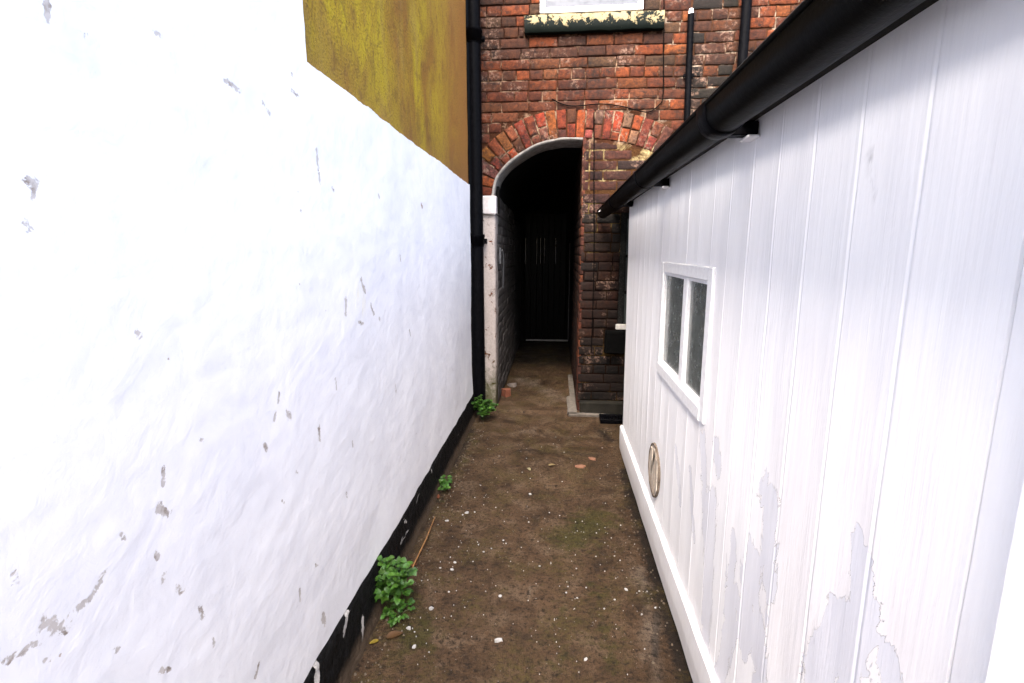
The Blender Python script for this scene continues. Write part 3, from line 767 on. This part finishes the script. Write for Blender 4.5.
for i in range(len(ys_)-1):
    for j in range(len(zs_)-1):
        y = (ys_[i]+ys_[i+1])/2; z = (zs_[j]+zs_[j+1])/2
        if yw0+FRW*.6 < y < yw1-FRW*.6 and zw0+FRW*.6 < z < zw1-FRW*.6: keep[i, j] = False
sm = MB(); sm.grid(P, keep=keep, smooth=True, flip=True)
Yg, Zg = P[..., 1], P[..., 2]; A = np.zeros(Yg.shape); B2 = np.zeros(Yg.shape); C2 = np.zeros(Yg.shape)
peel = [(703,440,706,560,.030),(716,445,718,470,.025),(712,500,706,640,.045),(733,540,726,640,.028),(763,490,770,520,.035),(770,500,768,580,.04),(752,560,742,640,.05),(757,620,760,683,.05),
        (676,450,680,500,.02),(857,540,856,575,.018),(865,560,864,600,.020),(845,625,812,683,.042),(866,605,850,683,.040),(884,650,892,683,.030),(735,600,720,683,.04),(690,470,694,540,.018)]
for (a1, b1, a2, b2, r) in peel:
    p = onx(a1, b1, XB); q = onx(a2, b2, XB); np.maximum(A, np.clip(1-cap_d(p[1:], q[1:], Yg, Zg)/(r*1.9), 0, 1), out=A)
for (a1, b1, a2, b2, r) in ((800,500,790,660,.25),(830,440,900,640,.3),(720,300,700,420,.3)):
    p = onx(a1, b1, XB); q = onx(a2, b2, XB); np.maximum(B2, np.clip(1-cap_d(p[1:], q[1:], Yg, Zg)/r, 0, 1), out=B2)
for (a1, b1, a2, b2, r) in ((810,640,800,683,.006),(869,150,874,200,.004),(812,610,812,640,.004)):
    p = onx(a1, b1, XB); q = onx(a2, b2, XB); np.maximum(C2, np.clip(1-cap_d(p[1:], q[1:], Yg, Zg)/(r*2), 0, 1), out=C2)
sm.attr('chip', [(a_, b_, c_, 1) for a_, b_, c_ in zip(A.ravel(), B2.ravel(), C2.ravel())])
sm.build('boarding', MSH, shed)
bs = MB(); xsb = axis([(.50, 3.50, 120)]); pr_ = [(XB+.012, -1.205), (XB-.010, -1.207), (XB-.017, -1.214), (XB-.019, -1.30), (XB-.016, -1.372), (XB+.01, -1.374)]
P = np.zeros((len(xsb), len(pr_), 3))
for i, y in enumerate(xsb):
    for j, (x, z) in enumerate(pr_): P[i, j] = (x+.002*nz(y, z, 0, 5), y-(.10 if y > 3.49 else 0), z+.002*nz(y, 0, 0, 7))
bs.grid(P, flip=False, smooth=False); bs.add([P[-1, j] for j in range(6)], [tuple(range(6))]); bs.build('base_board', MSH, shed)
cb = MB(); cb.box(XB-.030, XB+.03, .30, .500, -1.38, .34, bev=.004); cb.box(XB-.012, XB+.02, -1.8, .30, -1.38, .34, bev=.003); cb.build('corner_board', MSH, shed)
bd = MB(); bd.box(XB+.085, 1.9, -1.8, 3.40, -1.39, .30); bd.box(XB+.02, 1.9, 3.36, 3.40, -1.39, .30); bd.build('shed_body', m_simple('shed_side_paint', (.5, .5, .5), (.6, .6, .6), .7, 20), shed)
rf = MB(); rf.add([(XB-.045, -1.8, .372), (XB-.045, 4.30, .372), (1.95, 4.30, .80), (1.95, -1.8, .80), (XB-.045, -1.8, .335), (XB-.045, 4.30, .335), (1.95, 4.30, .76), (1.95, -1.8, .76)],
  [(0, 3, 2, 1), (4, 5, 6, 7), (0, 1, 5, 4), (1, 2, 6, 5), (2, 3, 7, 6), (3, 0, 4, 7)]); rf.build('roof', MROOF, shed)
# shed window
wf = MB(); xf = XB-.008
wf.box(xf, XB+.07, yw0, yw0+FRW, zw0, zw1, bev=.003); wf.box(xf, XB+.07, yw1-FRW, yw1, zw0, zw1, bev=.003)
wf.box(xf+.001, XB+.07, yw0+FRW, yw1-FRW, zw1-FRW*.9, zw1, bev=.003)
wf.box(xf-.003, XB+.07, yw0+FRW-.01, yw1-FRW+.01, zw0-.004, zw0+FRW*.9, bev=.004)
ym = onx(681, 320, XB-.01)[1]
wf.box(xf+.006, XB+.06, ym-.028, ym+.028, zw0+FRW*.9, zw1-FRW*.9, bev=.003)
wo = wf.build('window', MWP, shed)
for (a_, b_) in ((yw0+FRW, ym-.028), (ym+.028, yw1-FRW)):
    f2 = MB(); z0, z1 = zw0+FRW*.9, zw1-FRW*.9; t_ = .012
    f2.box(XB+.002, XB+.05, a_, a_+t_, z0, z1); f2.box(XB+.002, XB+.05, b_-t_, b_, z0, z1); f2.box(XB+.003, XB+.05, a_+t_, b_-t_, z0, z0+t_); f2.box(XB+.003, XB+.05, a_+t_, b_-t_, z1-t_, z1)
    f2.build('sash', MWP, wo)
    g = MB(); g.box(XB+.010, XB+.015, a_+t_-.003, b_-t_+.003, z0+t_-.003, z1-t_+.003); g.build('glass_pane', MGD, wo)
# round vent hole patched with broken wood
vc = onx(655, 470, XB); vr = .122
ve = MB(); nn_ = 40; vs = []
for i in range(nn_):
    q = 2*math.pi*i/nn_; rr = vr*(1+.04*nz(math.cos(q), math.sin(q), 0, 2.5))
    for (dr_, dx) in ((.004, .0), (.002, -.0095), (-.004, -.0095), (-.007, .0)): vs.append((XB+dx, vc[1]+(rr+dr_)*math.cos(q), vc[2]+(rr+dr_)*math.sin(q)))
ve.add(vs, [(i*4+j, ((i+1) % nn_)*4+j, ((i+1) % nn_)*4+j+1, i*4+j+1) for i in range(nn_) for j in range(3)])
vo = ve.build('vent', MROT, shed)
vd = MB(); vs = [(XB-.0065, vc[1], vc[2])]+[(XB-.0065, vc[1]+vr*.97*math.cos(2*math.pi*i/nn_), vc[2]+vr*.97*math.sin(2*math.pi*i/nn_)) for i in range(nn_)]
vd.add(vs, [(0, 1+(i+1) % nn_, 1+i) for i in range(nn_)]); vd.build('vent_back', MWOOD, vo)
vb = MB()
for (dy, w, z0, z1, t_) in ((-.065, .045, -.07, .08, .05), (-.01, .05, -.10, .105, -.10), (.05, .04, -.08, .09, .12), (.03, .03, -.02, .10, -.5)):
    c = np.array([vc[1]+dy, vc[2]]); d = np.array([math.sin(t_), math.cos(t_)]); s_ = np.array([d[1], -d[0]])*w/2
    q = [c+d*z0-s_, c+d*z0+s_, c+d*z1+s_*.8, c+d*z1-s_*1.1]
    vb.add([(XB-.006, *p) for p in q]+[(XB-.0105, *p) for p in q], [(4, 5, 6, 7), (0, 1, 5, 4), (1, 2, 6, 5), (2, 3, 7, 6), (3, 0, 4, 7)])
vb.build('broken_slat', MWOOD, vo)

# ------------------------------------------------------------ gutter
gut = empty('roof_gutter', (.365, 1.2, .288), 'big black half round gutter slanting overhead along the shed eaves', 'gutter')
GXc, GZc, GR = .362, .298, .044
g = MB(); yy = np.linspace(-1.8, 4.26, 60); ang = np.linspace(math.radians(-180), 0, 17); P = np.zeros((60, 17+17, 3))
for i, y in enumerate(yy):
    dz = -.0018*(y-1)+.002*nz(y, 0, 0, 2)
    for j, q in enumerate(ang):
        P[i, j] = (GXc+GR*math.cos(q), y, GZc+GR*math.sin(q)+dz)
        P[i, 33-j] = (GXc+(GR-.004)*math.cos(q), y, GZc+(GR-.004)*math.sin(q)+dz)
# raise the rims into a deep-flow profile
P[:, 0, 2] += .020; P[:, 16, 2] += .020; P[:, 17, 2] += .020; P[:, 33, 2] += .020
g.grid(P); g.add([P[-1, j] for j in range(17)], [tuple(range(17))]); g.build('channel', MGUT, gut)
g = MB(); g.tube([(GXc-GR+.001, -1.8, GZc+.021), (GXc-GR+.001, 4.26, GZc+.013)], .006, 8); g.build('rim', MGUT, gut)
fa = MB(); fa.box(XB-.045, XB-.006, -1.8, 4.25, .304, .372, bev=.003); fa.build('fascia', m_simple('dark_fascia', (.004, .004, .003), (.012, .011, .008), .7, 30, .003, stretch=(1, .1, 1), dirt=(.03, .025, .01), spec=.1), gut)
for yb in (1.25, 2.24, 3.3):
    g = MB(); P = np.zeros((6, 15, 3)); w_ = .034 if yb < 1.5 else .018
    for i, (dy, dr_) in enumerate(((-w_, .001), (-w_+.004, .005), (-.006, .005), (.006, .006), (w_-.004, .005), (w_, .001))):
        for j, q in enumerate(np.linspace(math.radians(-190), math.radians(10), 15)): P[i, j] = (GXc+(GR+dr_)*math.cos(q), yb+dy, GZc+(GR+dr_)*math.sin(q)+(.012 if j in (0, 14) else 0))
    g.grid(P, flip=False); g.build('bracket', MBLK, gut)
    g = MB(); g.box(GXc+.03, XB-.002, yb+.08, yb+.12, .270, .302, bev=.003); g.build('bracket_arm', MBLK, gut)
    if yb < 3: g = MB(); g.box(XB-.03, XB-.001, yb+.07, yb+.13, .262, .269, bev=.002); g.build('packing_piece', MWP, gut)
g = MB(); t = ony(604, 209, 4.0); g.add([t+np.array(v) for v in ((-.04, 0, -.02), (.05, 0, .0), (.05, .0, .03), (.0, 0, .025), (-.04, .05, -.02), (.05, .05, .0), (.05, .05, .03), (.0, .05, .025))], [(0, 1, 2, 3), (7, 6, 5, 4), (0, 4, 5, 1), (1, 5, 6, 2), (2, 6, 7, 3), (3, 7, 4, 0)]); g.build('end_flashing', MWP, gut)

# ------------------------------------------------------------ unseen wall added to shade the gap behind the shed
yd = MB(); yd.box(1.90, 2.05, 3.41, D-.03, -1.4, .75, bev=.01); tag(yd.build('gap_shade_wall', m_simple('gap_shade_brick', (.03, .02, .015), (.08, .035, .025), .9, 20, .005)), 'unseen low wall added to shade the gap between shed end and brick house', 'wall')
dg = empty('drain_gully', (.47, 4.17, -H), 'black drain gully cover on the ground in front of the brick house footing', 'drain')
b = MB(); b.box(.375, .62, 4.06, 4.085, -H-.01, -H+.035, bev=.004); b.box(.375, .62, 4.19, 4.215, -H-.01, -H+.035, bev=.004); b.box(.375, .40, 4.085, 4.19, -H-.01, -H+.035, bev=.004); b.box(.595, .62, 4.085, 4.19, -H-.01, -H+.035, bev=.004); b.build('gully_frame', MBLK, dg)
b = MB()
for i in range(7): b.box(.408+i*.027, .420+i*.027, 4.083, 4.192, -H, -H+.024, bev=.002)
b.build('grate', MBLK, dg)

# ------------------------------------------------------------ plants, litter
def leaf(mb, base, d, up, L, Wd, k, curl=.3, ser=True):
    d = Vector(d).normalized(); up = Vector(up); s = d.cross(up).normalized(); n = s.cross(d).normalized()
    N = 9; vs = []; 
    for i in range(N+1):
        t = i/N; w = Wd*math.sin(math.pi*min(1, t*.92+.06))**.62*(1-.25*t)
        if ser: w *= 1+.13*(1 if i % 2 else -1)
        c = Vector(base)+d*(L*t)+n*(-curl*L*t*t)
        vs += [c-s*w+n*w*.28, c+n*0.0, c+s*w+n*w*.28]
    fs = []
    for i in range(N):
        b0 = i*3; fs += [(b0, b0+1, b0+4, b0+3), (b0+1, b0+2, b0+5, b0+4)]
    mb.add(vs, fs, 0, True); mb.attr('tint', [(*k, 1)]*len(vs))
def plant(base, h, spread, n, label, lean=(.4, -.1), Ls=(.022, .036), yellow=False):
    e = empty('weed_plant', base, label, 'plant', 'weeds growing along the foot of the wall')
    st = MB(); lf = MB(); base = Vector(base)
    for i in range(n):
        q = random.uniform(0, 2*math.pi); rr = spread*random.uniform(.15, 1)**.7; hh = h*random.uniform(.35, 1)*(1-.35*rr/spread)
        tip = base+Vector((rr*math.cos(q)*.8+lean[0]*hh, rr*math.sin(q)+lean[1]*hh, hh))
        mid = (base+tip)/2+Vector((0, 0, hh*.15)); st.tube([base+Vector((random.uniform(-.01, .01), random.uniform(-.02, .02), -.004)), mid, tip], [.0016, .0013, .001], 5)
        for t in ((.5, .7, .85, 1.) if hh > h*.5 else (.8, 1.)):
            p = base.lerp(tip, t)+Vector((0, 0, hh*.15*math.sin(math.pi*t)))
            for k in range(2 if t < 1 else 3):
                a_ = q+random.uniform(-2.6, 2.6); d = (math.cos(a_), math.sin(a_), random.uniform(-.15, .5))
                g_ = random.uniform(.6, 1.3); c = (g_*random.uniform(.85, 1.2), g_, g_)
                leaf(lf, p, d, (random.uniform(-.2, .4), random.uniform(-.5, .1), 1), random.uniform(*Ls), random.uniform(*Ls)*.52, c, random.uniform(.1, .5))
    st.build('stem', MSTEM, e); lf.build('foliage', MLEAF, e)
p = onz(388, 618); plant((-.640, p[1]+.07, -H+.005), .25, .10, 46, 'bright green leafy weed in the foreground at the foot of the white wall', (.08, .05), (.016, .030))
p = onz(444, 490); plant((-.64, p[1], -H+.003), .09, .06, 12, 'small green weed halfway along the foot of the white wall', (.1, 0), (.016, .026))
plant((-.60, 4.08, -H+.003), .24, .12, 34, 'weed at the base of the thick iron drainpipe', (.1, -.1), (.02, .036))
p = onz(403, 616); plant((p[0]-.02, p[1], -H+.002), .05, .07, 26, 'low straggling weed creeping on the ground in front of the leafy one', (.1, -.1), (.010, .018))
# straw
tw = MB(); a0 = onz(435, 519); b0 = onz(412, 573); a0[2] += .012; b0[2] += .02; mid = (a0+b0)/2+np.array([.01, 0, .012])
tw.tube([a0, mid, b0], [.0022, .003, .0035], 6); tag(tw.build('dry_stalk', m_simple('straw', (.18, .080, .028), (.26, .13, .045), .6, 40, .001)), 'long orange dry stalk lying beside the leafy weed', 'stalk')
def gz(x, y): return ground_z(x, y)-H
def dead(px, py, L, c, label, name='dead_leaf', cat='leaf'):
    p = onz(px, py); m = MB(); a_ = random.uniform(0, 6.28)
    leaf(m, (p[0]-L/2*math.cos(a_), p[1]-L/2*math.sin(a_), gz(p[0], p[1])+.006), (math.cos(a_), math.sin(a_), .08), (0, 0, 1), L, L*.32, (1, 1, 1), .12, False)
    o = m.build(name, m_leaf('dead_leaf_'+name, c, tuple(v*.6 for v in c))); return tag(o, label, cat, 'fallen leaves on the path')
dead(374, 646-3, .032, (.20, .14, .015), 'small yellow leaf on the path just below the leafy weed')
dead(395, 636, .06, (.08, .04, .015), 'curled brown leaf under the leafy weed')
dead(411, 566, .05, (.12, .035, .015), 'reddish dead leaf at the near end of the dry stalk')
dead(552, 468-2, .05, (.18, .13, .06), 'pale tan leaf left of the two terracotta shards')
dead(529, 470, .04, (.24, .20, .11), 'cream leaf lying in the middle of the path')
dead(437, 497, .05, (.12, .035, .015), 'reddish dead leaf beside the small weed')
def shard(px, py, r, mat, label, name, cat, th=.008, elong=1.6, group=None):
    p = onz(px, py); m = MB(); n = random.randint(5, 8); a_ = random.uniform(0, 6.28); top = []; bot = []
    g0 = gz(p[0], p[1]); tx, ty = random.uniform(-.12, .12), random.uniform(-.12, .12)
    for i in range(n):
        q = 2*math.pi*i/n+random.uniform(-.25, .25); rr = r*random.uniform(.65, 1.1); u, v = rr*math.cos(q)*elong, rr*math.sin(q)
        x, y = u*math.cos(a_)-v*math.sin(a_), u*math.sin(a_)+v*math.cos(a_)
        top.append((p[0]+x*.9, p[1]+y*.9, g0+th+x*tx+y*ty+abs(r*.1))); bot.append((p[0]+x, p[1]+y, g0-.002))
    m.add(top+bot, [tuple(range(n))]+[(i, n+i, n+(i+1) % n, (i+1) % n) for i in range(n)])
    o = m.build(name, mat); return tag(o, label, cat, group) if label else o
MTER = m_simple('terracotta', (.17, .075, .045), (.22, .11, .065), .85, 40, .002); MFLK = m_simple('white_paint_flake', (.22, .21, .195), (.36, .35, .34), .8, 50, .001)
shard(580.5, 467, .026, MTER, 'nearer of two flat terracotta shards on the path', 'terracotta_shard', 'shard', .006, 1.5, 'terracotta shards on the path')
shard(592, 459, .022, MTER, 'farther terracotta shard, close to the shed corner', 'terracotta_shard', 'shard', .006, 1.4, 'terracotta shards on the path')
MRB = m_simple('broken_red_brick', (.12, .032, .014), (.18, .06, .03), .9, 30, .004, dirt=(.08, .04, .03))
shard(506, 398, .055, MRB, 'broken orange brick at the left foot of the passage mouth', 'broken_brick', 'brick', .06, 1.1)
shard(512, 388, .05, m_simple('pale_stone', (.10, .08, .07), (.16, .13, .11), .9, 30, .004), 'flat grey stone behind the broken orange brick', 'loose_stone', 'stone', .02, 1.3)
big = [(467, 513, .012, 'large white paint flake left of centre on the path'), (498, 640, .013, 'largest white paint flake, near the bottom edge of the photo'), (431, 609, .010, 'white flake just right of the leafy weed'),
       (409, 628, .010, 'rounded white flake at the front of the leafy weed'), (500, 596, .007, 'single white speck between the two large flakes'), (414, 647, .009, 'white flake below the leafy weed'), (530, 469+25, .008, 'white flake on the centre of the path beyond the big ones'),
       (586, 660, .007, 'white speck low on the right of the path'), (452, 570, .007, 'white flake right of the dry stalk end'), (455, 563, .006, 'tiny white flake touching its neighbour right of the dry stalk'), (447, 521, .008, 'elongated white flake near the far end of the dry stalk'), (626, 590, .007, 'white speck beside the dark stain near the shed')]
for (x, y, r, l) in big: shard(x, y, r, MFLK, l, 'paint_flake', 'paint flake', .003, 1.4, 'larger paint flakes on the path')
fl = MB()
clusters = [(450, 500, .16, 36), (455, 570, .12, 26), (420, 640, .15, 22), (560, 500, .3, 40), (585, 540, .2, 30), (500, 620, .3, 40), (590, 630, .22, 26), (640, 590, .1, 14), (480, 450, .2, 20), (560, 450, .25, 22), (540, 660, .3, 36)]
for (px, py, sp_, n) in clusters:
    c = onz(px, py)
    for _ in range(n):
        x, y = c[0]+random.gauss(0, sp_), c[1]+random.gauss(0, sp_*1.3)
        if not(-.65 < x < .43 and 1.2 < y < 4.6): continue
        r = abs(random.gauss(0, .0013))+.0006; g0 = gz(x, y)+.001; nn2 = 5; o_ = random.uniform(0, 6)
        top = [(x+r*math.cos(o_+i*1.257)*random.uniform(.6, 1.2)*1.3, y+r*math.sin(o_+i*1.257)*random.uniform(.6, 1.2), g0+.0022+r*.3) for i in range(nn2)]
        bot = [(a1, b1, g0-.003) for a1, b1, _c in top]
        fl.add(top+bot, [tuple(range(5))]+[(i, 5+i, 5+(i+1) % 5, (i+1) % 5) for i in range(5)])
tag(fl.build('paint_crumbs', MFLK), 'fine white paint crumbs scattered over the brown path', 'crumbs', kind='stuff')
gv = MB()
for _ in range(900):
    y = random.uniform(1.3, 4.3); side = random.random()
    x = random.gauss(-.60, .05) if side < .4 else (random.gauss(.42, .03) if side < .55 else random.uniform(-.62, .44))
    if x < -.655 or x > .45: continue
    r = random.uniform(.0015, .0045)*(1.3 if side < .55 else .8); g0 = gz(x, y); o_ = random.uniform(0, 6)
    top = [(x+r*.6*math.cos(o_+i*1.257), y+r*.6*math.sin(o_+i*1.257), g0+r*.9) for i in range(5)]; bot = [(x+r*math.cos(o_+i*1.257), y+r*math.sin(o_+i*1.257), g0-.002) for i in range(5)]
    gv.add(top+bot, [tuple(range(5))]+[(i, 5+i, 5+(i+1) % 5, (i+1) % 5) for i in range(5)])
tag(gv.build('grit', m_simple('brown_grit', (.05, .035, .022), (.13, .10, .07), .9, 200, .001)), 'fine brown grit and soil crumbs along the path edges', 'grit', kind='stuff')
